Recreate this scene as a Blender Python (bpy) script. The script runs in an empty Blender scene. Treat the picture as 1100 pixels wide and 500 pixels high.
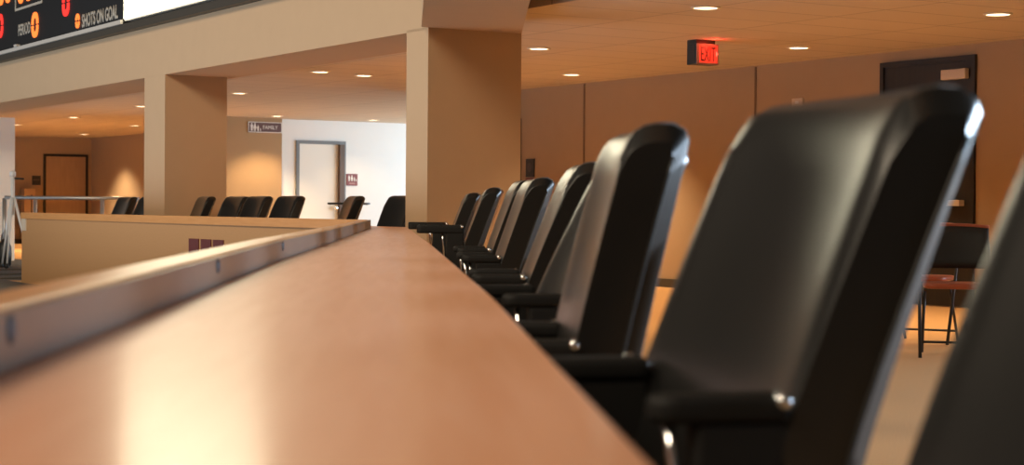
import bpy, bmesh, math, random
from mathutils import Vector, Matrix, Euler
random.seed(4)
SC = bpy.context.scene
COL = SC.collection
R = math.radians
PI = math.pi

# ------------------------------------------------------------------ frame of the building
# The counter with the near chairs runs along +Y.  The building itself is turned 28 degrees:
# A runs along the fascia, N runs from the arena into the lounge.
TH = R(28)
AX, AY = -math.sin(TH), math.cos(TH)
NX, NY = AY, -AX
def W(s, t, z=0.0):
    return Vector((AX*s + NX*t, AY*s + NY*t, z))
ROT_T = R(-62)      # local x runs to the viewer's right along a wall that faces the arena
ROT_S = R(28)       # same for a wall across the lounge

# ------------------------------------------------------------------ materials
def new_mat(name):
    m = bpy.data.materials.new(name); m.use_nodes = True
    nt = m.node_tree
    return m, nt, nt.nodes['Principled BSDF']
def plain(name, col, rough=0.5, metal=0.0, spec=0.5, var=0.0, scale=30, bump=0.0, bscale=200, coat=0.0):
    m, nt, b = new_mat(name)
    b.inputs['Base Color'].default_value = (*col, 1)
    b.inputs['Roughness'].default_value = rough
    b.inputs['Metallic'].default_value = metal
    b.inputs['Specular IOR Level'].default_value = spec
    b.inputs['Coat Weight'].default_value = coat
    tc = nt.nodes.new('ShaderNodeTexCoord')
    if var > 0:
        n = nt.nodes.new('ShaderNodeTexNoise'); n.inputs['Scale'].default_value = scale
        n.inputs['Detail'].default_value = 4
        mix = nt.nodes.new('ShaderNodeMix'); mix.data_type = 'RGBA'
        mix.inputs['A'].default_value = (*[c*(1-var) for c in col], 1)
        mix.inputs['B'].default_value = (*[min(1, c*(1+var)) for c in col], 1)
        nt.links.new(tc.outputs['Object'], n.inputs['Vector'])
        nt.links.new(n.outputs['Fac'], mix.inputs['Factor'])
        nt.links.new(mix.outputs['Result'], b.inputs['Base Color'])
    if bump > 0:
        n2 = nt.nodes.new('ShaderNodeTexNoise'); n2.inputs['Scale'].default_value = bscale
        n2.inputs['Detail'].default_value = 3
        bp = nt.nodes.new('ShaderNodeBump'); bp.inputs['Strength'].default_value = bump
        bp.inputs['Distance'].default_value = 0.002
        nt.links.new(tc.outputs['Object'], n2.inputs['Vector'])
        nt.links.new(n2.outputs['Fac'], bp.inputs['Height'])
        nt.links.new(bp.outputs['Normal'], b.inputs['Normal'])
    return m
def emit(name, col, strength, base=(0.8, 0.8, 0.8)):
    m, nt, b = new_mat(name)
    b.inputs['Base Color'].default_value = (*base, 1)
    b.inputs['Emission Color'].default_value = (*col, 1)
    b.inputs['Emission Strength'].default_value = strength
    return m
def wood(name, c1, c2, rough=0.3, coat=0.0, stretch=(18, 1.2, 18)):
    m, nt, b = new_mat(name)
    tc = nt.nodes.new('ShaderNodeTexCoord')
    mp = nt.nodes.new('ShaderNodeMapping'); mp.inputs['Scale'].default_value = stretch
    n = nt.nodes.new('ShaderNodeTexNoise'); n.inputs['Scale'].default_value = 2.2
    n.inputs['Detail'].default_value = 6; n.inputs['Distortion'].default_value = 0.6
    rp = nt.nodes.new('ShaderNodeValToRGB')
    rp.color_ramp.elements[0].position = 0.3; rp.color_ramp.elements[0].color = (*c1, 1)
    rp.color_ramp.elements[1].position = 0.7; rp.color_ramp.elements[1].color = (*c2, 1)
    nt.links.new(tc.outputs['Object'], mp.inputs['Vector'])
    nt.links.new(mp.outputs['Vector'], n.inputs['Vector'])
    nt.links.new(n.outputs['Fac'], rp.inputs['Fac'])
    nt.links.new(rp.outputs['Color'], b.inputs['Base Color'])
    b.inputs['Roughness'].default_value = rough
    b.inputs['Coat Weight'].default_value = coat
    b.inputs['Coat Roughness'].default_value = 0.23
    return m
def tiled(name, col, line, sx, sy, mortar, rough=0.9, rotz=0.0):
    m, nt, b = new_mat(name)
    tc = nt.nodes.new('ShaderNodeTexCoord')
    mp = nt.nodes.new('ShaderNodeMapping'); mp.inputs['Rotation'].default_value = (0, 0, rotz)
    br = nt.nodes.new('ShaderNodeTexBrick')
    br.offset = 0.0; br.squash = 1.0
    br.inputs['Scale'].default_value = 1.0
    br.inputs['Brick Width'].default_value = sx
    br.inputs['Row Height'].default_value = sy
    br.inputs['Mortar Size'].default_value = mortar
    br.inputs['Mortar Smooth'].default_value = 0.3
    br.inputs['Color1'].default_value = (*col, 1)
    br.inputs['Color2'].default_value = (*[c*0.96 for c in col], 1)
    br.inputs['Mortar'].default_value = (*line, 1)
    nt.links.new(tc.outputs['Object'], mp.inputs['Vector'])
    nt.links.new(mp.outputs['Vector'], br.inputs['Vector'])
    nt.links.new(br.outputs['Color'], b.inputs['Base Color'])
    b.inputs['Roughness'].default_value = rough
    return m

M = {}
M['paint_tan'] = plain('paint_tan', (0.50, 0.345, 0.21), 0.75, var=0.03, scale=6, bump=0.1, bscale=120)
M['paint_brown'] = plain('paint_brown', (0.40, 0.285, 0.18), 0.8, var=0.04, scale=5, bump=0.1, bscale=120)
M['paint_ochre'] = plain('paint_ochre', (0.38, 0.24, 0.12), 0.8, var=0.04, scale=5, bump=0.1, bscale=120)
M['paint_white'] = plain('paint_white', (0.80, 0.79, 0.77), 0.8, var=0.02, scale=4)
M['ceiling'] = tiled('ceiling_tile', (0.62, 0.53, 0.42), (0.40, 0.34, 0.27), 1.2, 0.6, 0.012, 0.9, rotz=-TH)
M['carpet_tan'] = plain('carpet_tan', (0.62, 0.35, 0.14), 0.95, var=0.3, scale=140, bump=0.4, bscale=300)
M['carpet_grey'] = plain('carpet_grey', (0.085, 0.08, 0.08), 0.95, var=0.35, scale=110, bump=0.3, bscale=260)
M['wood_top'] = wood('counter_wood', (0.78, 0.375, 0.215), (0.84, 0.44, 0.275), 0.46, 0.38)
M['wood_top'].node_tree.nodes['Principled BSDF'].inputs['Specular IOR Level'].default_value = 0.3
M['wood_top'].node_tree.nodes['Principled BSDF'].inputs['Coat Roughness'].default_value = 0.19
M['wood_edge'] = wood('counter_edge_wood', (0.58, 0.265, 0.085), (0.66, 0.32, 0.115), 0.35, 0.2, (1.5, 1.5, 25))
M['plug'] = plain('plug_blue_grey', (0.06, 0.06, 0.075), 0.5)
M['lip_face'] = wood('lip_reflected_grey', (0.15, 0.128, 0.108), (0.21, 0.18, 0.15), 0.32, 0.3, (3, 0.6, 3))  # glossy wood lip; its cool grey reflection is put into the base colour
M['panel'] = plain('panel_laminate', (0.44, 0.235, 0.095), 0.7, var=0.14, scale=60)
M['vinyl'] = plain('black_vinyl', (0.005, 0.005, 0.005), 0.36, spec=0.3, bump=0.06, bscale=420, coat=1.0)
M['vinyl'].node_tree.nodes['Principled BSDF'].inputs['Coat Roughness'].default_value = 0.27
M['vinyl'].node_tree.nodes['Principled BSDF'].inputs['Coat IOR'].default_value = 1.5
M['vinyl'].node_tree.nodes['Principled BSDF'].inputs['Sheen Weight'].default_value = 0.10
M['vinyl'].node_tree.nodes['Principled BSDF'].inputs['Sheen Roughness'].default_value = 0.35
M['piping'] = plain('black_piping', (0.015, 0.015, 0.015), 0.4)
M['plastic_black'] = plain('black_plastic', (0.015, 0.015, 0.015), 0.45)
M['arm_black'] = plain('matt_black_arm', (0.010, 0.010, 0.010), 0.6, spec=0.25)
M['chrome'] = plain('chrome', (0.85, 0.87, 0.90), 0.12, metal=1.0)
M['steel'] = plain('brushed_steel', (0.45, 0.45, 0.46), 0.38, metal=0.8)
M['white_metal'] = plain('white_metal', (0.72, 0.74, 0.76), 0.4)
M['door_dark'] = wood('dark_door', (0.012, 0.010, 0.009), (0.02, 0.016, 0.013), 0.5, 0.0, (14, 14, 1))
M['frame_dark'] = plain('dark_frame', (0.014, 0.012, 0.012), 0.5)
M['frame_grey'] = plain('grey_frame', (0.17, 0.18, 0.19), 0.55)
M['door_white'] = plain('white_door', (0.80, 0.76, 0.68), 0.5)
M['door_oak'] = wood('oak_door', (0.38, 0.245, 0.145), (0.43, 0.285, 0.17), 0.5, 0.0, (10, 10, 1))
M['plate'] = plain('light_plate', (0.62, 0.53, 0.43), 0.4)
M['plate_dark'] = plain('sign_dark', (0.03, 0.025, 0.025), 0.5)
M['maroon'] = plain('maroon', (0.11, 0.012, 0.008), 0.5)
M['sign_maroon'] = plain('sign_maroon', (0.20, 0.045, 0.045), 0.5)
M['sign_brown'] = plain('sign_brown', (0.10, 0.045, 0.04), 0.5)
M['sign_white'] = plain('sign_lettering', (0.75, 0.72, 0.68), 0.6)
M['board_black'] = plain('scoreboard_black', (0.008, 0.008, 0.009), 0.55, var=0.2, scale=40)
M['board_letter'] = plain('scoreboard_lettering', (0.42, 0.38, 0.32), 0.6)
M['board_strip'] = plain('scoreboard_frame', (0.50, 0.47, 0.43), 0.5)
M['led_red'] = emit('led_red', (1.0, 0.03, 0.02), 1.4, (0.2, 0.02, 0.02))
M['led_orange'] = emit('led_orange', (1.0, 0.20, 0.03), 1.7, (0.2, 0.05, 0.02))
M['led_off'] = plain('led_groove', (0.05, 0.008, 0.006), 0.5)
M['backlit'] = emit('backlit_white', (1.0, 0.90, 0.62), 7.5)
M['lamp'] = emit('lamp_lens', (1.0, 0.80, 0.52), 5.0)
M['trim_ring'] = plain('trim_ring', (0.75, 0.68, 0.55), 0.4)
M['exit_red'] = emit('exit_face', (1.0, 0.045, 0.02), 1.1, (0.3, 0.02, 0.02))
M['exit_letter'] = emit('exit_letter', (1.0, 0.16, 0.09), 1.6, (0.3, 0.02, 0.02))
M['exit_case'] = plain('exit_case', (0.30, 0.27, 0.25), 0.45)
M['seat_red'] = plain('russet_vinyl', (0.42, 0.10, 0.045), 0.4, var=0.15, scale=20)
M['rail_trim'] = plain('dark_rail_trim', (0.05, 0.042, 0.032), 0.5)
M['glass'], _nt, _b = new_mat('window_glass')
_b.inputs['Transmission Weight'].default_value = 1.0; _b.inputs['Roughness'].default_value = 0.0
_b.inputs['IOR'].default_value = 1.02

# ------------------------------------------------------------------ mesh helpers
def add_box(bm, lo, hi, mat=None):
    x0, y0, z0 = lo; x1, y1, z1 = hi
    co = [(x0,y0,z0),(x1,y0,z0),(x1,y1,z0),(x0,y1,z0),(x0,y0,z1),(x1,y0,z1),(x1,y1,z1),(x0,y1,z1)]
    vs = [bm.verts.new((mat @ Vector(c)) if mat else c) for c in co]
    for f in ((0,3,2,1),(4,5,6,7),(0,1,5,4),(1,2,6,5),(2,3,7,6),(3,0,4,7)):
        bm.faces.new([vs[i] for i in f])
    return vs
def add_prism(bm, pts, z0, z1):
    """vertical prism over a plan polygon (counter-clockwise)"""
    a = sum(pts[i][0]*pts[(i+1) % len(pts)][1] - pts[(i+1) % len(pts)][0]*pts[i][1] for i in range(len(pts)))
    if a < 0: pts = list(reversed(pts))
    lo = [bm.verts.new((p[0], p[1], z0)) for p in pts]
    hi = [bm.verts.new((p[0], p[1], z1)) for p in pts]
    bm.faces.new(list(reversed(lo))); bm.faces.new(hi)
    n = len(pts)
    for i in range(n):
        j = (i+1) % n
        bm.faces.new((lo[i], lo[j], hi[j], hi[i]))
def add_tube(bm, pts, r, seg=10, radii=None):
    pts = [Vector(p) for p in pts]; rings = []
    n = len(pts)
    ref = None
    for i, p in enumerate(pts):
        d = (pts[min(i+1, n-1)] - pts[max(i-1, 0)]).normalized()
        if ref is None:
            ref = Vector((0,0,1)) if abs(d.z) < 0.9 else Vector((1,0,0))
        u = d.cross(ref).normalized(); v = d.cross(u).normalized(); ref = -v if False else ref
        rr = radii[i] if radii else r
        rings.append([bm.verts.new(p + u*rr*math.cos(2*PI*k/seg) + v*rr*math.sin(2*PI*k/seg)) for k in range(seg)])
    for a, b in zip(rings[:-1], rings[1:]):
        for k in range(seg):
            bm.faces.new((a[k], a[(k+1) % seg], b[(k+1) % seg], b[k]))
    bm.faces.new(list(reversed(rings[0]))); bm.faces.new(rings[-1])
def add_lathe(bm, prof, c=(0,0,0), seg=24, mat=None):
    """profile of (radius, z) turned about z; closed at both ends"""
    rings = []
    for r, z in prof:
        ring = []
        for k in range(seg):
            v = Vector((c[0] + r*math.cos(2*PI*k/seg), c[1] + r*math.sin(2*PI*k/seg), c[2] + z))
            ring.append(bm.verts.new(mat @ v if mat else v))
        rings.append(ring)
    for a, b in zip(rings[:-1], rings[1:]):
        for k in range(seg):
            bm.faces.new((a[k], a[(k+1) % seg], b[(k+1) % seg], b[k]))
    bm.faces.new(list(reversed(rings[0]))); bm.faces.new(rings[-1])
def obj(name, bm, mat, parent=None, smooth=False, bevel=0.0, bseg=2):
    bmesh.ops.recalc_face_normals(bm, faces=bm.faces[:])
    me = bpy.data.meshes.new(name); bm.to_mesh(me); bm.free()
    me.materials.append(M[mat] if isinstance(mat, str) else mat)
    if smooth:
        for p in me.polygons: p.use_smooth = True
    o = bpy.data.objects.new(name, me); COL.objects.link(o)
    if parent: o.parent = parent
    if bevel > 0:
        b = o.modifiers.new('bevel', 'BEVEL'); b.width = bevel; b.segments = bseg
        b.limit_method = 'ANGLE'; b.angle_limit = R(38)
        for p in me.polygons: p.use_smooth = True
        o.modifiers.new('wn', 'WEIGHTED_NORMAL')
    return o
def BM(): return bmesh.new()
def tag(o, label, cat, group=None):
    o['label'] = label; o['category'] = cat
    if group: o['group'] = group
    return o
def thing(name, label, cat, loc=(0,0,0), rz=0.0, group=None):
    o = bpy.data.objects.new(name, None); COL.objects.link(o)
    o.empty_display_size = 0.1
    o.location = loc; o.rotation_euler = (0, 0, rz)
    return tag(o, label, cat, group)
def struct(o):
    o['kind'] = 'structure'; return o
def box_obj(name, lo, hi, mat, parent=None, bevel=0.0):
    bm = BM(); add_box(bm, lo, hi); return obj(name, bm, mat, parent, bevel=bevel)
def place(o, loc, rz):
    o.location = loc; o.rotation_euler = (0, 0, rz); return o
def st_prism(name, poly, z0, z1, mat):
    """structure piece given by a plan polygon in (s, t)"""
    bm = BM(); add_prism(bm, [W(s, t)[:2] for s, t in poly], z0, z1)
    return struct(obj(name, bm, mat))
def rect(s0, s1, t0, t1): return [(s0,t0),(s1,t0),(s1,t1),(s0,t1)]
def text(name, body, mat, parent, x0, x1, z0, z1, y=-0.004, bold=0.0):
    cu = bpy.data.curves.new(name, 'FONT'); cu.body = body; cu.size = 1.0
    cu.extrude = 0.0; cu.offset = bold
    cu.materials.append(M[mat])
    o = bpy.data.objects.new(name, cu); COL.objects.link(o)
    bpy.context.view_layer.update()
    bb = o.bound_box
    w = bb[6][0]-bb[0][0]; h = bb[6][1]-bb[0][1]
    sx = (x1-x0)/w; sz = (z1-z0)/h
    me = bpy.data.meshes.new_from_object(o.evaluated_get(bpy.context.evaluated_depsgraph_get()))
    bpy.data.objects.remove(o)
    bx, by = bb_min(me)
    for v in me.vertices:
        v.co = Vector((x0 + (v.co.x-bx)*sx, y, z0 + (v.co.y-by)*sz))
    bm = BM(); bm.from_mesh(me)
    r = bmesh.ops.extrude_face_region(bm, geom=bm.faces[:])
    bmesh.ops.translate(bm, verts=[e for e in r['geom'] if isinstance(e, bmesh.types.BMVert)], vec=(0, 0.003, 0))
    bpy.data.meshes.remove(me)
    return obj(name, bm, mat, parent)
def bb_min(me):
    return min(v.co.x for v in me.vertices), min(v.co.y for v in me.vertices)

# ------------------------------------------------------------------ the setting
CZ = 2.46
# floors: tan carpet in the lounge, grey carpet on the arena side
tan_edge = [(-0.39, -5), (-0.30, 12.95), W(20.3, 5.8)[:2], W(20.9, 5.8)[:2], W(20.9, 8.2)[:2], W(41, 8.2)[:2]]
bm = BM(); add_prism(bm, tan_edge + [W(41, 18.2)[:2], W(-6, 18.2)[:2], (9, -5)], -0.1, 0.0)
struct(obj('floor', bm, 'carpet_tan'))
bm = BM(); add_prism(bm, [(-1.6, -5)] + tan_edge + [W(41, 3.2)[:2], W(19.0, 3.2)[:2], W(19.0, 4.3)[:2], (-1.6, 11.5)], -0.1, 0.0)
struct(obj('floor_arena', bm, 'carpet_grey'))
nose = BM()
for s in (21.4, 22.6, 24.2):
    add_prism(nose, [W(a, b)[:2] for a, b in rect(s, s+0.06, 3.3, 8.0)], 0.0, 0.012)
struct(obj('trim_4', nose, 'rail_trim'))
# lounge ceiling with the drop over the corridor beyond
st_prism('ceiling', [(-6, 7.3), (41, 7.3), (41, 18.2), (-6, 18.2)], CZ, CZ+0.12, 'ceiling')
st_prism('ceiling_left', [(27, 4.0), (41, 4.0), (41, 7.3), (27, 7.3)], CZ, CZ+0.12, 'ceiling')
# right wall of the lounge, with the big windows beside the viewer
st_prism('wall_right', rect(7.6, 21.5, 12.2, 12.35), 0, CZ, 'paint_brown')
st_prism('wall_corridor', rect(21.35, 21.5, 12.35, 18.0), 0, CZ, 'paint_white')
st_prism('wall_far', rect(29.1, 29.25, 12.85, 18.0), 0, CZ, 'paint_white')
st_prism('wall_block', rect(28.9, 29.25, 11.5, 12.85), 0, CZ, 'paint_ochre')
st_prism('wall_alcove', rect(29.25, 40.6, 13.2, 13.35), 0, CZ, 'paint_brown')
st_prism('wall_back', rect(40.6, 40.75, 4.0, 13.35), 0, CZ, 'paint_brown')
# seams in the right wall and its dark base
bm = BM()
for s in (18.285, 14.958):
    add_prism(bm, [W(a, b)[:2] for a, b in rect(s-0.012, s+0.012, 12.19, 12.2)], 0.1, CZ-0.01)
struct(obj('trim_1', bm, plain('seam', (0.20, 0.13, 0.08), 0.8)))
st_prism('baseboard_right', [(7.6, 12.17), (11.75, 12.17), (11.75, 12.2), (7.6, 12.2)], 0, 0.1, 'rail_trim')
st_prism('baseboard_far', rect(13.02, 19.7, 12.17, 12.2), 0, 0.1, 'rail_trim')
st_prism('baseboard_back', rect(40.57, 40.6, 4.0, 11.95), 0, 0.1, 'rail_trim')
# right window front (outside the picture): mullions and panes
bm = BM()
for s in (-5.9, -3.2, -0.5, 2.2, 4.9, 7.55):
    add_prism(bm, [W(a, b)[:2] for a, b in rect(s-0.05, s+0.05, 12.2, 12.3)], 0, CZ)
for z in (0.0, 0.9, CZ-0.1):
    add_prism(bm, [W(a, b)[:2] for a, b in rect(-5.9, 7.6, 12.2, 12.3)], z, z+0.1)
wn = struct(obj('window_1', bm, 'frame_grey'))
bm = BM()
for z in (0, CZ-0.1):
    add_prism(bm, [W(a, b)[:2] for a, b in rect(21.5, 29.1, 18.0, 18.1)], z, z+0.1)
for s in (21.55, 24.0, 26.5, 29.05):
    add_prism(bm, [W(a, b)[:2] for a, b in rect(s-0.05, s+0.05, 18.0, 18.1)], 0, CZ)
struct(obj('window_2', bm, 'frame_grey'))

# fascia along A, its soffit, columns, and the beam that comes towards the viewer
FZ = 2.285
st_prism('beam', rect(12.1, 41, 6.6, 7.4), FZ, 2.83, 'paint_tan')
st_prism('wall_upper', rect(12.1, 41, 6.62, 7.4), 2.83, 6.0, 'paint_tan')
st_prism('trim_2', rect(12.1, 41, 6.5, 6.62), 2.82, 2.90, 'rail_trim')
st_prism('column', rect(12.083, 12.44, 6.6, 7.45), 0, FZ+0.02, 'paint_tan')
st_prism('column.001', rect(17.87, 18.5, 6.602, 7.30), 0, FZ, 'paint_tan')
st_prism('column.002', rect(28.3, 28.95, 6.602, 7.95), 0, FZ, 'paint_white')
bm = BM()
c0, c1 = W(12.083, 6.6), W(12.083, 7.45)
add_prism(bm, [(0.10, -4), (0.80, -4), (0.80, 11.5), (c1.x, c1.y), (c0.x, c0.y), (0.10, c0.y-0.03)], FZ+0.015, 3.6)
struct(obj('beam.001', bm, 'paint_tan'))

# ------------------------------------------------------------------ doors
def door(name, origin, rz, w, h, frame, leaf, fw=0.05, recess=0.0, depth=0.10):
    """frame lies on the wall face (local y = 0 is the wall face, +y goes into the wall)"""
    root = bpy.data.objects.new(name, None); COL.objects.link(root); root['kind'] = 'structure'
    place(root, origin, rz)
    bm = BM()
    add_box(bm, (-fw, -0.03, 0), (0, 0.0+recess, h)); add_box(bm, (w, -0.03, 0), (w+fw, 0.0+recess, h))
    add_box(bm, (-fw, -0.03, h), (w+fw, 0.0+recess, h+fw))
    obj('door_frame', bm, frame, root)
    obj_leaf = box_obj('door_leaf', (0, -0.012+recess, 0.01), (w, 0.0+recess, h), leaf, root)
    return root
# dark door on the right, with closer and push bar
d1 = door('door_1', W(12.96, 12.2), ROT_T, 1.16, 2.31, 'frame_dark', 'door_dark', 0.05)
box_obj('door_closer', (0.82, -0.075, 2.14), (1.13, -0.02, 2.235), 'plate', d1, 0.006)['label'] = 'pale closer box at the top of the dark door'
b = box_obj('push_bar', (0.22, -0.10, 0.955), (1.10, -0.03, 1.01), 'plate', d1, 0.006); b['label'] = 'pale push bar across the dark door'
# doorway at the far end of the right wall
d2 = door('door_2', W(20.75, 12.2), ROT_T, 0.92, 2.02, 'frame_dark', 'door_oak', 0.06)
# restroom door in the white wall
d3 = door('door_3', W(29.1, 13.27), ROT_S, 0.86, 2.03, 'frame_grey', 'door_white', 0.06, recess=0.0)
bm = BM(); add_box(bm, (0.77, -0.10, 0), (0.86, -0.012, 2.03)); obj('jamb', bm, plain('brown_jamb', (0.10, 0.055, 0.03), 0.5), d3)
bm = BM(); add_lathe(bm, [(0.012,0),(0.012,0.04),(0.035,0.05),(0.045,0.075),(0.035,0.1),(0.01,0.105)], seg=16, mat=Matrix.Translation((0.70,-0.012,0.88)) @ Matrix.Rotation(R(90),4,'X'))
obj('door_knob', bm, 'chrome', d3, smooth=True)
# far left door
d4 = door('door_4', W(40.6, 12.12), ROT_S, 0.94, 2.02, 'frame_dark', 'door_oak', 0.055)

# ------------------------------------------------------------------ counters
L_OUT = [(-0.437,-0.6),(-0.432,5.0),(-0.40,6.8),(-0.33,12.9)]
L_IN  = [(-0.360,-0.6),(-0.357,5.0),(-0.325,6.8),(-0.265,13.02)]
R_EDGE = [(0.147,-0.6),(0.147,3.0),(0.103,7.0),(0.003,13.55)]
near = thing('bar_counter', 'long glossy wooden counter with raised lip running away from the camera', 'counter')
bm = BM(); add_prism(bm, L_IN + list(reversed(R_EDGE)), 0.70, 0.75)
obj('worktop', bm, 'wood_top', near, bevel=0.006)
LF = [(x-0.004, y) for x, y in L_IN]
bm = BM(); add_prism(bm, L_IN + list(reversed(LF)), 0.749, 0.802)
fc = obj('inner_face', bm, 'lip_face', near); fc['label'] = 'inner face of the wooden lip, grey reflection put into its colour'
bm = BM(); add_prism(bm, L_OUT + list(reversed(LF)), 0.70, 0.807)
lip = obj('lip', bm, 'wood_edge', near, bevel=0.005); lip['label'] = 'raised orange wooden lip along the arena side'
for y, x in ((1.63,-0.3595),(3.38,-0.358),(5.1,-0.3555)):
    bm = BM(); add_lathe(bm, [(0.014,0),(0.014,0.002),(0.010,0.004)], seg=20, mat=Matrix.Translation((x,y,0.786)) @ Matrix.Rotation(R(90),4,'Y'))
    p = obj('plug', bm, 'plug', fc); p['label'] = 'dark round plug in the lip'
bm = BM()
add_prism(bm, [(-0.415,-0.6),(-0.40,5.0),(-0.37,6.8),(-0.305,12.85),(-0.275,12.85),(-0.34,6.8),(-0.37,5.0),(-0.385,-0.6)], 0, 0.70)
obj('front_panel', bm, 'panel', near)
for y in (-0.55, 2.49, 5.6, 9.2):
    bm = BM(); xr = 0.10 if y < 5 else 0.03
    add_box(bm, (-0.37 if y < 5.3 else -0.345+0.02*(y>9), y, 0), (xr-0.02, y+0.03, 0.70)); obj('support', bm, 'panel', near)

far = thing('bar_counter', 'far counter section with tan front panel and orange wooden ledge', 'counter', W(11.54, 5.77), ROT_T+PI)
# local x runs along +A (away), local y = -N ... build in world coordinates relative to the Empty
FI = far_inv = (Matrix.Translation(W(11.54, 5.77)) @ Matrix.Rotation(ROT_T+PI, 4, 'Z')).inverted()
def far_prism(name, poly, z0, z1, mat, parent, bevel=0.0):
    bm = BM(); add_prism(bm, [(FI @ Vector((p[0], p[1], 0)))[:2] for p in poly], z0, z1)
    return obj(name, bm, mat, parent, bevel=bevel)
SL = 20.30
far_prism('lip', [(-0.33,12.9), (-0.265,13.02), W(SL,5.845), W(SL,5.77)], 0.735, 0.807, 'wood_edge', far, 0.004)
far_prism('worktop', [(-0.265,13.02), (0.003,13.55), W(SL,6.38), W(SL,5.845)], 0.70, 0.75, 'wood_top', far)
fp = far_prism('front_panel', [(-0.318,12.93), (-0.30,12.97), W(SL,5.835), W(SL,5.785)], 0.0, 0.735, 'panel', far)
for s in (12.2, 15.6, 18.0, 20.25):
    far_prism('support', [W(s,5.84), W(s+0.03,5.84), W(s+0.03,6.30), W(s,6.30)], 0, 0.70, 'panel', far)
op = far_prism('outlet_plate', [W(20.28,5.775), W(20.11,5.775), W(20.11,5.786), W(20.28,5.786)], 0.60, 0.735, 'plate', far)
op['label'] = 'pale plate at the left end of the panel'
for s in (15.024, 14.733, 14.45):
    q = far_prism('square', [W(s,5.779), W(s-0.235,5.779), W(s-0.235,5.787), W(s,5.787)], 0.37, 0.607, 'maroon', far)
    q['label'] = 'dark red square on the panel'

# ------------------------------------------------------------------ chairs
ZB, ZT = 0.50, 1.040
def xf(z, rec):
    """front face of the backrest: upright below, leaning back above"""
    k = max(0.0, (z-0.62)/(ZT-0.62))
    return rec*(0.155*k**1.15) + rec*0.03*(z-0.62)/0.12*(1 if z < 0.62 else 0)
TK = 0.102
def back_loop(rec):
    pts = []
    for z in (ZB, 0.55, 0.60, 0.66, 0.72, 0.78, 0.84, 0.90, 0.95, 0.985):
        pts.append((xf(z, rec), z))
    x = xf(1.018, rec)
    for dx, z in ((0.004,1.012),(0.014,1.026),(0.030,1.035),(0.050,1.039),(0.075,1.038),(TK-0.008,1.028),(TK-0.002,1.012)):
        pts.append((x+dx, z))
    for z in (0.98, 0.93, 0.86, 0.80, 0.74, 0.68, 0.62, 0.56, ZB):
        bulge = 0.006*math.sin(PI*(z-ZB)/(ZT-ZB))
        pts.append((xf(z, rec)+TK+bulge, z))
    return pts
HW, CR = 0.240, 0.045
def shape(u, x, z):
    """bend the padded back round the sitter and round its top corners"""
    a = abs(u) - (HW-CR)
    zt = ZT
    if a > 0: zt = ZT - (CR - math.sqrt(max(0.0, CR*CR - a*a)))*0.75
    zz = ZB + (z-ZB)*(zt-ZB)/(ZT-ZB)
    return Vector((x - 0.024*(u/HW)**2, u, zz))
CH = 0.026
def back_bm(rec):
    """padded slab: square front edges, the rear edges rounded off to a chamfer beside the seam"""
    bm = BM(); prof = back_loop(rec)
    us = [-HW+0.024 + 2*(HW-0.024)*i/20 for i in range(21)]
    full = [[bm.verts.new(shape(u, x, z)) for x, z in prof] for u in us]
    def side(u):
        out = []
        for x, z in prof:
            dep = x - xf(min(z, 1.018), rec)
            cut = TK - CH
            out.append(bm.verts.new(shape(u, x if dep < cut else x - (dep-cut), z)))
        return out
    rings = [side(-HW)] + full + [side(HW)]
    n = len(prof)
    for a, b in zip(rings[:-1], rings[1:]):
        for k in range(n):
            bm.faces.new((a[k], b[k], b[(k+1) % n], a[(k+1) % n]))
    for ring in (rings[0], rings[-1]):
        bm.faces.new(ring)
    return bm
def piping_bm(rec, side):
    bm = BM()
    pts = [shape(side*HW, xf(z, rec)+TK-CH+0.002, z) + Vector((0, side*0.0005, 0)) for z in (0.52,0.58,0.64,0.70,0.76,0.82,0.88,0.94,0.985,1.015)]
    add_tube(bm, pts, 0.003, 6); return bm
def seat_bm():
    bm = BM()
    nx, ny = 10, 10; x0, x1, y0, y1 = -0.46, 0.03, -0.245, 0.245
    top = []; bot = []
    for i in range(nx+1):
        rt = []; rb = []
        for j in range(ny+1):
            u = i/nx; v = j/ny
            e = min(u, 1-u, v, 1-v)
            dome = 0.018*math.sqrt(max(0, math.sin(PI*u)*math.sin(PI*v)))
            wf = 0.02*math.cos(PI*u*0.5)**6
            rt.append(bm.verts.new((x0+(x1-x0)*u, y0+(y1-y0)*v, 0.515+dome-wf)))
            rb.append(bm.verts.new((x0+(x1-x0)*u, y0+(y1-y0)*v, 0.435)))
        top.append(rt); bot.append(rb)
    for i in range(nx):
        for j in range(ny):
            bm.faces.new((top[i][j],top[i+1][j],top[i+1][j+1],top[i][j+1]))
            bm.faces.new((bot[i][j],bot[i][j+1],bot[i+1][j+1],bot[i+1][j]))
    for i in range(nx):
        bm.faces.new((top[i][0],bot[i][0],bot[i+1][0],top[i+1][0])); bm.faces.new((top[i][ny],top[i+1][ny],bot[i+1][ny],bot[i][ny]))
    for j in range(ny):
        bm.faces.new((top[0][j],top[0][j+1],bot[0][j+1],bot[0][j])); bm.faces.new((top[nx][j],bot[nx][j],bot[nx][j+1],top[nx][j+1]))
    return bm
def pad_bm(side, xfront, ztop, th=0.03):
    """arm pad: flattened, rounded in front"""
    bm = BM(); y = side*0.220; hw = 0.024
    plan = [(0.0, -hw), (0.0, hw)]
    for k in range(9):
        a = PI/2 + PI*k/8
        plan.append((xfront + hw + hw*1.3*math.cos(a), hw*math.sin(a)))
    add_prism(bm, [(px, y+py) for px, py in plan], ztop-th, ztop)
    return bm
MESH = {}
def get(key, fn, mat, smooth=False, bevel=0.0):
    """first use builds the mesh object, later uses copy it"""
    if key not in MESH:
        o = obj(key[0], fn(), mat, None, smooth, bevel, 3); MESH[key] = o
        return o
    o = MESH[key].copy(); COL.objects.link(o); return o
def part(key, fn, mat, parent, smooth=False, bevel=0.0):
    o = get(key, fn, mat, smooth, bevel); o.parent = parent; return o
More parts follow.
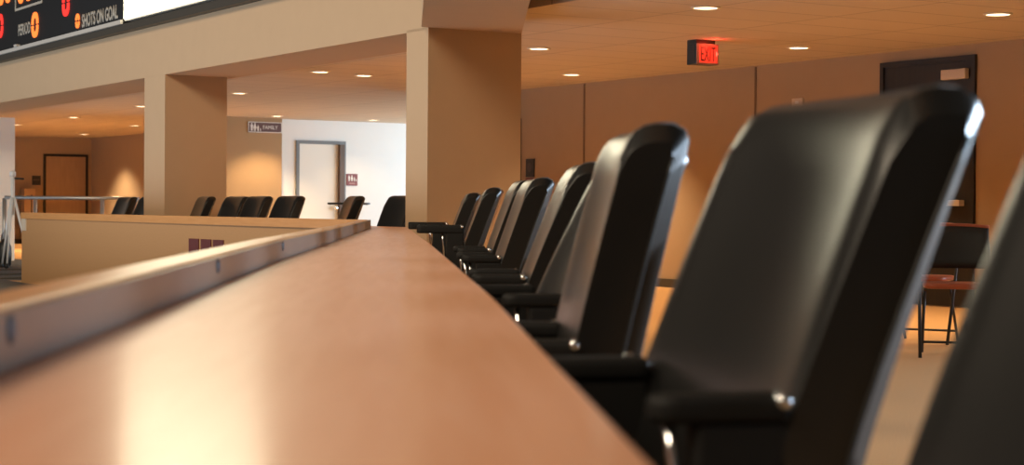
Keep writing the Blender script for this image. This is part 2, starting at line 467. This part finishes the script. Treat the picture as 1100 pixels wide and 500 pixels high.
def star_bm():
    bm = BM()
    for k in range(5):
        a = 2*PI*k/5 + 0.3; c = Vector((-0.2, 0, 0))
        d = Vector((math.cos(a), math.sin(a), 0))
        add_tube(bm, [c + Vector((0,0,0.10)), c + d*0.15 + Vector((0,0,0.095)), c + d*0.28 + Vector((0,0,0.075))], 0.02, 8, [0.024,0.02,0.014])
    add_lathe(bm, [(0.04,0.07),(0.045,0.08),(0.045,0.12),(0.03,0.14)], (-0.2,0,0), 16)
    return bm
def col_bm():
    bm = BM(); add_lathe(bm, [(0.026,0.13),(0.026,0.28),(0.018,0.285),(0.018,0.40),(0.06,0.405),(0.11,0.42),(0.11,0.436)], (-0.2,0,0), 16); return bm
def caster_bm(k):
    bm = BM(); a = 2*PI*k/5 + 0.3; c = Vector((-0.2+0.28*math.cos(a), 0.28*math.sin(a), 0.028))
    m = Matrix.Translation(c) @ Matrix.Rotation(a, 4, 'Z') @ Matrix.Rotation(R(90), 4, 'X')
    add_lathe(bm, [(0.02,-0.02),(0.028,-0.016),(0.028,0.016),(0.02,0.02)], seg=14, mat=m)
    add_tube(bm, [c+Vector((0,0,0.01)), c+Vector((0,0,0.052))], 0.007, 8)
    return bm
def chair(x, y, rz, rec, label, group, arms=(-0.15, 0.715), drop=0.0):
    t = thing('conference_chair', label, 'chair', (x, y, 0), rz, group)
    bk = part(('backrest', rec), lambda: back_bm(rec), 'vinyl', t, True, 0.009)
    bk.location.z = -drop
    for s in (-1, 1):
        part(('piping', rec, s), lambda: piping_bm(rec, s), 'piping', bk, True)
    part(('seat',), seat_bm, 'vinyl', t, True, 0.018)
    af, az = arms
    for s in (-1, 1):
        ar = part(('armrest', s, az), lambda: arm_panel(s, az), 'arm_black', t, True, 0.008)
        part(('arm_pad', s, arms), lambda: pad_bm(s, af, az, 0.03 if az < 0.75 else 0.045), 'arm_black', ar, True, 0.010)
        part(('upright', s, az), lambda: rod_bm(s, az), 'chrome', ar, True)['label'] = 'chrome front upright of the armrest'
        part(('pivot_cap', s, az), lambda: cap_bm(s, az), 'chrome', ar, True)['label'] = 'chrome cap where armrest meets back'
    part(('pedestal',), col_bm, 'chrome', t, True)
    part(('star_base',), star_bm, 'plastic_black', t, True)
    for k in range(5):
        part(('caster', k), lambda: caster_bm(k), 'plastic_black', t, True)
    return t
def arm_panel(s, az):
    bm = BM(); y0, y1 = sorted((s*0.200, s*0.240))
    add_box(bm, (-0.10, y0, 0.50), (0.0, y1, az-0.028)); return bm
def rod_bm(s, az):
    bm = BM(); add_tube(bm, [(-0.125, s*0.222, az-0.025), (-0.116, s*0.222, az-0.10), (-0.10, s*0.222, 0.51)], 0.006, 10); return bm
def cap_bm(s, az):
    bm = BM()
    m = Matrix.Translation((-0.012, s*0.248, az-0.007)) @ Matrix.Rotation(R(-90*s), 4, 'X')
    add_lathe(bm, [(0.009,-0.012),(0.009,0),(0.008,0.004),(0.006,0.0065),(0.002,0.0075)], seg=18, mat=m); return bm

G1 = 'black chairs along the near counter'; G2 = 'black chairs behind the far counter'
NEAR = [  # x, y, turn, recline, label, arms, drop of the back
 (0.434, 1.15, 9, 1.0, 'nearest black vinyl chair, cut off by the frame on the right edge', (-0.12, 0.62), 0),
 (0.343, 2.00, 11, 0.98, 'large black vinyl chair in front of the dark door, second from the right edge', (-0.14, 0.715), 0.004),
 (0.277, 2.98, -1, 0.60, 'upright black vinyl chair with pale lit front, third from the right edge', (-0.105, 0.695), 0),
 (0.335, 4.06, 7, 1.25, 'black vinyl chair mostly hidden behind the upright pale-fronted chair', None, 0),
 (0.340, 5.15, -1, 1.0, 'black vinyl chair with broad black side, just beyond the mostly hidden one', None, 0.005),
 (0.368, 7.15, 1, 0.85, 'black vinyl chair with white-edged back, sixth along the near counter', None, 0.015),
 (0.385, 8.35, 1, 0.9, 'black vinyl chair tucked just behind the white-edged sixth one', None, 0.005),
 (0.325, 10.2, -1, 0.9, 'black vinyl chair with raised arm over the counter edge, eighth along the counter', (-0.26, 0.80), 0.02),
 (0.275, 12.0, 0, 0.9, 'last black vinyl chair of the near counter, against the thick column', (-0.26, 0.80), 0.035),
]
for x, y, a, rec, lab, arms, drop in NEAR:
    chair(x, y, R(a), rec, lab, G1, arms or (-0.15, 0.715), drop)
FAR = [
 (19.97, 6.76, 28, 'leftmost black chair behind the far counter, beside the metal railing'),
 (19.22, 6.76, 28, 'black chair half hidden by the left face of the middle column'),
 (17.38, 6.70, 20, 'black chair in front of the dark face of the middle column'),
 (16.757, 6.80, 30, 'left black chair of the overlapping pair before the lit brown wall'),
 (16.019, 6.72, 28, 'right black chair of the overlapping pair before the lit brown wall'),
 (15.016, 6.60, 28, 'black chair at the left jamb of the white restroom door'),
 (14.12, 6.80, 12, 'black chair below the small restroom sign on the white wall'),
 (13.00, 6.72, 28, 'black chair at the counter corner, touching the thick column'),
]
for s, t, a, lab in FAR:
    p = W(s, t); chair(p.x, p.y, R(a), 0.95, lab, G2, drop=0.04)

# ------------------------------------------------------------------ scoreboard and backlit panel above the fascia
sb = thing('scoreboard', 'black hockey scoreboard with red and orange digits above the beam', 'scoreboard', W(18.92, 6.5, 2.90), ROT_T)
def sbx(s): return 18.92 - s
box_obj('housing', (-8.2, 0.0, 0.0), (-0.005, 0.105, 2.6), 'board_black', sb)
box_obj('bottom_rail', (-8.2, -0.03, 0.0), (0, 0.0, 0.045), 'board_strip', sb)
box_obj('latch', (-4.12, -0.05, 0.045), (-4.0, -0.001, 0.075), 'board_strip', sb)
text('lettering', 'PERIOD', 'board_letter', sb, -4.07, -3.53, 0.185, 0.335, -0.006, 0.02)
text('lettering', 'SHOTS ON GOAL', 'board_letter', sb, -1.43, -0.16, 0.075, 0.235, -0.006, 0.03)
def digit(x0, x1, z0, z1, mat, w=0.05, n=0):
    """a zero: rounded outline of lit bulbs, broken at half height"""
    bm = BM(); cx, cz = (x0+x1)/2, (z0+z1)/2; hx, hz = (x1-x0)/2, (z1-z0)/2; r = hx*0.85
    def loop(ax, az, rr):
        pts = []
        for qx, qz, a0 in ((1,1,0),(-1,1,90),(-1,-1,180),(1,-1,270)):
            for k in range(5):
                a = R(a0 + 90*k/4)
                pts.append((cx+qx*(ax-rr)+rr*math.cos(a), cz+qz*(az-rr)+rr*math.sin(a)))
        return pts
    o, q = loop(hx, hz, r), loop(hx-w, hz-w, max(0.004, r-w))
    def gap(p, s): return (p[0], cz + s*0.008)
    for rng, s in ((list(range(0, 10)), 1), (list(range(10, 20)), -1)):
        po = [gap(o[rng[0]], s)] + [o[k] for k in rng] + [gap(o[rng[-1]], s)]
        pq = [gap(q[rng[0]], s)] + [q[k] for k in rng] + [gap(q[rng[-1]], s)]
        va = [[bm.verts.new((p[0], y, p[1])) for p in pp] for pp in (po, pq) for y in (-0.012, -0.002)]
        for k in range(len(po)-1):
            bm.faces.new((va[0][k], va[0][k+1], va[2][k+1], va[2][k])); bm.faces.new((va[1][k], va[3][k], va[3][k+1], va[1][k+1]))
            bm.faces.new((va[0][k], va[1][k], va[1][k+1], va[0][k+1])); bm.faces.new((va[2][k], va[2][k+1], va[3][k+1], va[3][k]))
        for k in (0, len(po)-1):
            bm.faces.new((va[0][k], va[2][k], va[3][k], va[1][k]))
    return obj('digit', bm, mat, sb)
digit(-3.46, -3.18, 0.11, 0.43, 'led_orange', 0.075)['label'] = 'orange zero beside PERIOD'
digit(-1.66, -1.52, 0.085, 0.255, 'led_orange', 0.045)['label'] = 'small orange zero beside SHOTS ON GOAL'
digit(-2.18, -1.91, 0.265, 0.59, 'led_red', 0.08)['label'] = 'red zero above SHOTS ON GOAL'
digit(-5.06, -4.79, 0.23, 0.55, 'led_red', 0.08)['label'] = 'red zero at the left of PERIOD'
for x in (-5.35, -5.02, -4.68):
    digit(x, x+0.25, 0.665, 1.05, 'led_orange', 0.07)
for x in (-4.08, -3.74, -3.4):
    digit(x, x+0.25, 0.60, 1.02, 'led_orange', 0.07)
bm = BM(); x0, x1, z0, z1, w = -4.22, -3.02, 0.52, 1.15, 0.03
add_box(bm, (x0,-0.008,z0), (x1,-0.001,z0+w)); add_box(bm, (x0,-0.008,z1-w), (x1,-0.001,z1))
add_box(bm, (x0,-0.008,z0+w), (x0+w,-0.001,z1-w)); add_box(bm, (x1-w,-0.008,z0+w), (x1,-0.001,z1-w))
obj('clock_frame', bm, 'board_letter', sb)
lp = thing('advertising_panel', 'backlit blank white panel beside the scoreboard above the beam', 'sign', W(15.0, 6.5, 2.93), ROT_T)
box_obj('cabinet', (-3.9, 0.015, 0.0), (0, 0.105, 2.4), 'board_strip', lp)
box_obj('lit_face', (-3.89, 0.0, 0.02), (-0.02, 0.014, 2.38), 'backlit', lp)

# ------------------------------------------------------------------ EXIT sign
ex = thing('exit_sign', 'red lit exit sign hanging from the lounge ceiling', 'exit sign', W(12.945, 9.86, CZ), ROT_S)
box_obj('canopy', (0.0, 0.0, -0.035), (0.215, 0.14, 0.0), 'plastic_black', ex)
box_obj('case', (0.0, 0.0, -0.225), (0.255, 0.14, -0.036), 'plastic_black', ex)
bm = BM()
add_box(bm, (0.0,-0.006,-0.225), (0.255,0,-0.21)); add_box(bm, (0.0,-0.006,-0.05), (0.255,0,-0.036))
add_box(bm, (0.0,-0.006,-0.21), (0.03,0,-0.05)); add_box(bm, (0.238,-0.006,-0.21), (0.255,0,-0.05))
obj('face_frame', bm, 'exit_case', ex)
box_obj('lit_face', (0.03,-0.003,-0.21), (0.238,-0.0005,-0.05), 'exit_red', ex)
text('lettering', 'EXIT', 'plate_red' if 'plate_red' in M else 'sign_brown', ex, 0.05, 0.215, -0.195, -0.065, -0.008, 0.0)
bm = BM(); vs = [bm.verts.new(c) for c in ((0.222,-0.008,-0.15),(0.222,-0.008,-0.10),(0.25,-0.008,-0.125),(0.222,-0.005,-0.15),(0.222,-0.005,-0.10),(0.25,-0.005,-0.125))]
for f in ((0,1,2),(3,5,4),(0,3,4,1),(1,4,5,2),(2,5,3,0)): bm.faces.new([vs[i] for i in f])
obj('arrow', bm, 'exit_letter', ex)

# ------------------------------------------------------------------ wall signs and plates
def sign(name, label, loc, rz, w, h, mat, border=None):
    t = thing(name, label, 'sign', loc, rz)
    box_obj('plate', (0, -0.016, 0), (w, 0.0, h), mat, t)
    if border:
        bm = BM(); e = 0.012; d = -0.019
        add_box(bm, (0,d,0), (w,-0.016,e)); add_box(bm, (0,d,h-e), (w,-0.016,h)); add_box(bm, (0,d,e), (e,-0.016,h-e)); add_box(bm, (w-e,d,e), (w,-0.016,h-e))
        obj('border', bm, border, t)
    return t
def person_icon(parent, cx, z0, h, skirt, mat='sign_white', y=-0.018):
    """the plain pictogram of a standing figure"""
    bm = BM()
    m = Matrix.Translation((cx, y, z0+h*0.89)) @ Matrix.Rotation(R(90), 4, 'X')
    add_lathe(bm, [(h*0.10,-0.002),(h*0.10,0.002)], seg=14, mat=m)
    w = h*0.16
    def quad(pts):
        f = [bm.verts.new((cx+p[0], y-0.002, z0+p[1])) for p in pts]; g = [bm.verts.new((cx+p[0], y+0.002, z0+p[1])) for p in pts]
        n = len(pts); bm.faces.new(f); bm.faces.new(list(reversed(g)))
        for i in range(n): bm.faces.new((f[i], g[i], g[(i+1) % n], f[(i+1) % n]))
    if skirt: quad([(-w*0.6,h*0.77),(w*0.6,h*0.77),(w*1.5,h*0.30),(-w*1.5,h*0.30)])
    else: quad([(-w*1.1,h*0.77),(w*1.1,h*0.77),(w*0.9,h*0.40),(-w*0.9,h*0.40)])
    quad([(-w*0.8,h*0.40),(-w*0.1,h*0.40),(-w*0.1,0),(-w*0.7,0)]); quad([(w*0.1,h*0.40),(w*0.8,h*0.40),(w*0.7,0),(w*0.1,0)])
    obj('pictogram', bm, mat, parent)
fs = sign('restroom_sign', 'maroon FAMILY restroom sign high on the brown wall', W(28.9, 12.20, 2.20), ROT_S, 0.64, 0.185, 'sign_brown', 'sign_white')
person_icon(fs, 0.065, 0.025, 0.14, False); person_icon(fs, 0.125, 0.025, 0.14, True); person_icon(fs, 0.185, 0.025, 0.10, False); person_icon(fs, 0.23, 0.025, 0.05, False)
text('lettering', 'FAMILY', 'sign_white', fs, 0.28, 0.56, 0.06, 0.125, -0.018, 0.0)
rs = sign('restroom_sign', 'small square maroon restroom sign beside the white door', W(29.1, 14.215, 1.29), ROT_S, 0.22, 0.215, 'sign_maroon')
person_icon(rs, 0.05, 0.08, 0.11, False); person_icon(rs, 0.105, 0.08, 0.11, True); person_icon(rs, 0.155, 0.08, 0.075, False); person_icon(rs, 0.19, 0.08, 0.04, False)
box_obj('braille_strip', (0.05,-0.018,0.03), (0.17,-0.016,0.055), plain('braille', (0.42,0.22,0.2), 0.6), rs)
s3 = sign('room_sign', 'small dark two-part room sign on the right wall beside the thick column', W(19.63, 12.2, 1.31), ROT_T, 0.20, 0.235, 'plate_dark')
box_obj('name_strip', (0.0,-0.018,-0.055), (0.20,-0.002,-0.012), 'sign_maroon', s3)
bm = BM(); add_lathe(bm, [(0.06,-0.002),(0.06,0.002)], seg=20, mat=Matrix.Translation((0.10,-0.018,0.125)) @ Matrix.Rotation(R(90),4,'X')); obj('emblem', bm, plain('sign_grey', (0.07,0.055,0.055), 0.6), s3)
s4 = sign('room_sign', 'small black room sign left of the far oak door', W(40.6, 11.80, 1.35), ROT_S, 0.20, 0.215, 'plate_dark')
box_obj('name_strip', (0.03,-0.018,0.11), (0.17,-0.016,0.13), plain('sign_line', (0.12,0.09,0.08), 0.6), s4)
wp = thing('wall_plate', 'small pale plate high on the right wall left of the dark door', 'wall plate', W(14.34, 12.2, 1.985), ROT_T)
box_obj('plate', (0,-0.02,0), (0.17,0,0.09), 'plate', wp, 0.004)
box_obj('lens', (0.06,-0.026,0.03), (0.11,-0.02,0.06), 'white_metal', wp)

# ------------------------------------------------------------------ recessed downlights
LIGHTS = [  # s, t, label, cone energy, lens in view
 (10.876, 8.369, 'large recessed downlight above the exit sign, at the top edge of the photo', 1.0),
 (9.907, 10.508, 'recessed downlight nearest the upper right corner, above the dark door', 1.6),
 (13.023, 11.142, 'recessed downlight between the exit sign and the dark door', 1.0),
 (14.584, 9.193, 'recessed downlight just right of the thick column, higher of two', 1.0),
 (17.18, 11.279, 'recessed downlight near the right wall by its first seam, lower of two', 2.3),
 (18.797, 9.405, 'recessed downlight seen just left of the thick column, nearer the camera', 0.7),
 (18.591, 8.74, 'faint recessed downlight left of the one beside the thick column', 0.5),
 (22.79, 9.49, 'recessed downlight seen just right of the middle column', 0.8),
 (28.303, 14.353, 'recessed downlight in front of the white restroom wall', 0.25),
 (30.954, 9.736, 'recessed downlight in the left bay, nearer of two above the far oak door', 2.5),
 (26.753, 9.499, 'recessed downlight cut off by the left face of the middle column', 2.0),
 (38.2, 12.25, 'recessed downlight farthest away, above the right jamb of the far oak door', 2.6),
 (33.385, 11.723, 'recessed downlight left of the middle column above the lit wall patch', 2.6),
 (34.596, 9.752, 'recessed downlight at the far left beside the pale column', 2.8),
 (28.15, 12.42, 'recessed downlight close above the maroon family sign', 1.5),
]
SPOT = 165.0
for i, (s, t, lab, k) in enumerate(LIGHTS):
    root = thing('downlight', lab, 'ceiling light', W(s, t, CZ), 0, 'round recessed downlights in the lounge ceiling')
    if ('ring',) not in MESH:
        bm = BM(); seg = 28
        prof = [(0.092, 0.0), (0.115, 0.0), (0.115, -0.004), (0.108, -0.009), (0.096, -0.010), (0.092, -0.006)]
        rings = [[bm.verts.new((r*math.cos(2*PI*q/seg), r*math.sin(2*PI*q/seg), z)) for q in range(seg)] for r, z in prof]
        for a in range(len(prof)):
            for q in range(seg):
                ra, rb = rings[a], rings[(a+1) % len(prof)]
                bm.faces.new((ra[q], ra[(q+1) % seg], rb[(q+1) % seg], rb[q]))
        MESH[('ring',)] = obj('trim_ring', bm, 'trim_ring'); o1 = MESH[('ring',)]
        bm = BM(); add_lathe(bm, [(0.091,0.0),(0.091,-0.004),(0.06,-0.007),(0.01,-0.008)], seg=24)
        MESH[('lens',)] = obj('lens', bm, 'lamp'); o2 = MESH[('lens',)]
    else:
        o1 = MESH[('ring',)].copy(); o2 = MESH[('lens',)].copy(); COL.objects.link(o1); COL.objects.link(o2)
    o1.parent = root; o2.parent = root
    ld = bpy.data.lights.new('downlight_lamp', 'SPOT'); ld.energy = SPOT*k; ld.color = (1.0, 0.71, 0.40)
    ld.spot_size = R(112); ld.spot_blend = 0.6; ld.shadow_soft_size = 0.07
    lo = bpy.data.objects.new('downlight_lamp', ld); COL.objects.link(lo); lo.location = W(s, t, CZ-0.03)

# ------------------------------------------------------------------ folding chairs by the dark door
def folding_chair(loc, rz, label):
    t = thing('folding_chair', label, 'chair', loc, rz, 'folding chairs by the dark door')
    # local: faces -y; origin on the floor between the feet
    w = 0.215
    for sx in (-1, 1):
        bm = BM(); add_tube(bm, [(sx*w, -0.24, 0.0), (sx*w, -0.02, 0.44), (sx*w*0.98, 0.10, 0.66), (sx*w*0.93, 0.15, 0.79)], 0.011, 8)
        obj('leg', bm, 'plastic_black', t, smooth=True)
        bm = BM(); add_tube(bm, [(sx*(w-0.03), 0.22, 0.0), (sx*(w-0.03), -0.06, 0.40)], 0.010, 8)
        obj('leg', bm, 'plastic_black', t, smooth=True)
    bm = BM(); add_tube(bm, [(-w+0.03, 0.17, 0.07), (w-0.03, 0.17, 0.07)], 0.008, 8); obj('stretcher', bm, 'plastic_black', t, smooth=True)
    bm = BM()
    pl = []
    for k in range(24):
        a = 2*PI*k/24; c, s_ = math.cos(a), math.sin(a)
        pl.append((0.195*math.copysign(abs(c)**0.45, c), -0.05+0.20*math.copysign(abs(s_)**0.45, s_)))
    add_prism(bm, pl, 0.425, 0.46)
    obj('seat', bm, 'seat_red', t, bevel=0.012)['label'] = 'russet padded seat'
    bm = BM()
    n = 10; fr = []; bk = []
    for i in range(n+1):
        u = -1 + 2*i/n; y = 0.02*(1-u*u)
        fr.append([]); bk.append([])
        for j in range(6):
            v = j/5; z = 0.545 + v*(0.255 + 0.012*(1-u*u)); yy = 0.06 + 0.095*v + y
            fr[-1].append(bm.verts.new((u*0.215, yy-0.014, z))); bk[-1].append(bm.verts.new((u*0.215, yy+0.014, z)))
    for i in range(n):
        for j in range(5):
            bm.faces.new((fr[i][j], fr[i+1][j], fr[i+1][j+1], fr[i][j+1])); bm.faces.new((bk[i][j], bk[i][j+1], bk[i+1][j+1], bk[i+1][j]))
        bm.faces.new((fr[i][5], fr[i+1][5], bk[i+1][5], bk[i][5])); bm.faces.new((fr[i][0], bk[i][0], bk[i+1][0], fr[i+1][0]))
    for i in (0, n):
        for j in range(5): bm.faces.new((fr[i][j], fr[i][j+1], bk[i][j+1], bk[i][j]))
    bk_o = obj('backrest', bm, 'plastic_black', t, smooth=True)
    bm = BM(); add_tube(bm, [(u*0.217, 0.155+0.02*(1-u*u), 0.80+0.012*(1-u*u)) for u in [-1+0.2*i for i in range(11)]], 0.016, 8)
    obj('top_edge', bm, 'seat_red', bk_o, smooth=True)['label'] = 'russet padded top edge'
    return t
folding_chair((3.42, 10.87, 0), R(-14), 'nearer dark folding chair with russet top edge, right of the large black chair')
folding_chair((3.58, 12.05, 0), R(-30), 'farther dark folding chair, seat showing behind the nearer folding chair')

# ------------------------------------------------------------------ far left: railing, tripod, cabinet; the high table
ra = thing('railing', 'grey metal railing left of the far counter', 'railing', (-5.93, 26.5, 0), 0)
def L(x, y): return (x+5.93, y-26.5)
P5, P36, P107, P146 = (-5.93,26.5), (-5.49,26.53), (-4.52,26.58), (-3.98,26.62)
bm = BM(); add_tube(bm, [(*L(*P5),1.0), (*L(*P107),1.0), (*L(*P146),1.0)], 0.028, 10); obj('handrail', bm, 'steel', ra, smooth=True)
for p in (P5, P36, P107, P146):
    bm = BM(); add_tube(bm, [(*L(*p),0.0), (*L(*p),0.99)], 0.03 if p != P146 else 0.02, 10); obj('post', bm, 'steel', ra, smooth=True)
bm = BM(); add_tube(bm, [(*L(*P36),0.12), (*L(*P107),0.12), (*L(*P146),0.12)], 0.018, 8); obj('bottom_rail', bm, 'steel', ra, smooth=True)
tr = thing('tripod', 'white camera tripod standing at the far left before the pale column', 'tripod', (-5.56, 25.35, -0.0), 0)
for a, ln in ((-100, 0.20), (10, 0.26), (140, 0.24)):
    bm = BM(); d = (math.cos(R(a))*ln, math.sin(R(a))*ln)
    add_tube(bm, [(d[0], d[1], 0.0), (0.02*math.cos(R(a)), 0.02*math.sin(R(a)), 1.0)], 0.017, 8, [0.013, 0.022]); lg = obj('leg', bm, 'white_metal', tr, smooth=True)
    bm = BM(); add_lathe(bm, [(0.02,0),(0.028,0.01),(0.028,0.05),(0.016,0.07)], (d[0], d[1], 0.0), 12); obj('foot', bm, 'plastic_black', lg, smooth=True)
bm = BM(); add_tube(bm, [(0,0,0.75), (0,0,1.29)], 0.03, 10, [0.02, 0.03]); obj('center_post', bm, 'white_metal', tr, smooth=True)
bm = BM(); add_lathe(bm, [(0.03,1.29),(0.045,1.30),(0.045,1.35),(0.03,1.37),(0.012,1.375)], seg=14); obj('head', bm, 'white_metal', tr, smooth=True)
bm = BM(); add_tube(bm, [(0.03,0,1.27), (0.16,-0.02,1.26)], 0.014, 8); obj('pan_handle', bm, 'plastic_black', tr, smooth=True)
bg = thing('bag', 'black bag hanging low behind the tripod at the far left', 'bag', (-5.76, 25.75, 0.0), 0); bg.scale = (0.75, 0.75, 0.8)
bm = BM(); add_lathe(bm, [(0.06,0.0),(0.12,0.03),(0.14,0.2),(0.13,0.36),(0.08,0.46),(0.03,0.50)], seg=14); obj('sack', bm, 'plastic_black', bg, smooth=True)
bm = BM(); add_tube(bm, [(-0.06,0,0.46),(-0.05,0,0.58),(0.0,0,0.64),(0.05,0,0.58),(0.06,0,0.46)], 0.012, 8); obj('strap', bm, 'plastic_black', bg, smooth=True)
cb = thing('wall_cabinet', 'narrow light wooden cabinet standing left of the far oak door', 'cabinet', W(40.55, 11.53, 0), ROT_S)
box_obj('body', (0,-0.30,0.10), (0.25,0.0,1.26), plain('light_oak', (0.56,0.36,0.20), 0.5), cb)
box_obj('plinth', (0.01,-0.28,0.0), (0.24,0.0,0.10), 'frame_dark', cb)
bm = BM(); add_box(bm, (0.15,-0.306,0.45), (0.175,-0.30,1.12)); obj('slot', bm, 'frame_dark', cb)
ht = thing('high_table', 'high round cocktail table with thin dark top in front of the restroom door', 'table', (-0.79, 24.09, 0), 0)
bm = BM(); add_lathe(bm, [(0.26,0.93),(0.29,0.935),(0.29,0.955),(0.28,0.96)], seg=28); obj('tabletop', bm, 'plastic_black', ht)
bm = BM(); add_tube(bm, [(0,0,0.03),(0,0,0.93)], 0.035, 12); obj('stem', bm, 'steel', ht, smooth=True)
bm = BM(); add_lathe(bm, [(0.24,0.0),(0.24,0.015),(0.08,0.035),(0.03,0.05)], seg=24); obj('base', bm, 'steel', ht)

# ------------------------------------------------------------------ light
def area(name, loc, target, sx, sy, energy, col):
    ld = bpy.data.lights.new(name, 'AREA'); ld.shape = 'RECTANGLE'; ld.size = sx; ld.size_y = sy
    ld.energy = energy; ld.color = col
    o = bpy.data.objects.new(name, ld); COL.objects.link(o); o.location = loc
    d = (Vector(target) - Vector(loc)).normalized()
    o.rotation_euler = d.to_track_quat('-Z', 'Y').to_euler(); return ld
# arena floodlights, high over the rink on the left
area('arena_floodlight', W(1, -7, 9.0), W(13, 6.5, 1.8), 6, 4, 1200, (1.0, 0.82, 0.60))
area('arena_floodlight', W(12, -8, 9.5), W(20, 6.5, 1.8), 6, 4, 1200, (1.0, 0.82, 0.60))
# daylight through the window front on the right and through the corridor window
area('window_daylight', W(1.0, 13.2, 1.5), W(1.0, 6.0, 0.9), 12, 2.0, 620, (0.62, 0.80, 1.0)).spread = R(85)
area('corridor_daylight', W(25.5, 18.3, 1.5), W(27.5, 13.0, 1.0), 6.5, 2.0, 430, (0.64, 0.84, 1.0))
# light thrown up by the white ice below
area('ice_bounce', W(22, -8, -3.5), W(22, 9, 2.4), 24, 8, 2100, (0.78, 0.89, 1.0))
# the exit sign's own lamp throws red on the ceiling
ld = bpy.data.lights.new('exit_lamp', 'POINT'); ld.energy = 1.3; ld.color = (1.0, 0.06, 0.03); ld.shadow_soft_size = 0.02
lo = bpy.data.objects.new('exit_lamp', ld); COL.objects.link(lo); lo.location = W(12.85, 10.0, CZ-0.06)

wd = bpy.data.worlds.new('World'); SC.world = wd; wd.use_nodes = True
wd.node_tree.nodes['Background'].inputs['Color'].default_value = (1.0, 0.83, 0.66, 1)
wd.node_tree.nodes['Background'].inputs['Strength'].default_value = 0.045

# ------------------------------------------------------------------ camera
cam = bpy.data.cameras.new('camera'); co = bpy.data.objects.new('camera', cam); COL.objects.link(co)
cam.sensor_width = 36.0; cam.lens = 1900/1100*36; cam.clip_start = 0.05; cam.clip_end = 200
yaw, pitch, roll = R(3.4), -0.0137, 0.008
base = Matrix.Rotation(-yaw, 4, 'Z') @ Matrix.Rotation(R(90)+pitch, 4, 'X') @ Matrix.Rotation(roll, 4, 'Z')
co.matrix_world = Matrix.Translation((0, 0, 0.9)) @ base
cam.dof.use_dof = True; cam.dof.focus_distance = 12.0; cam.dof.aperture_fstop = 5.6
SC.camera = co
vs = SC.view_settings
vs.view_transform = 'Standard'; vs.look = 'None'; vs.exposure = 0.0; vs.gamma = 1.0; vs.use_curve_mapping = False
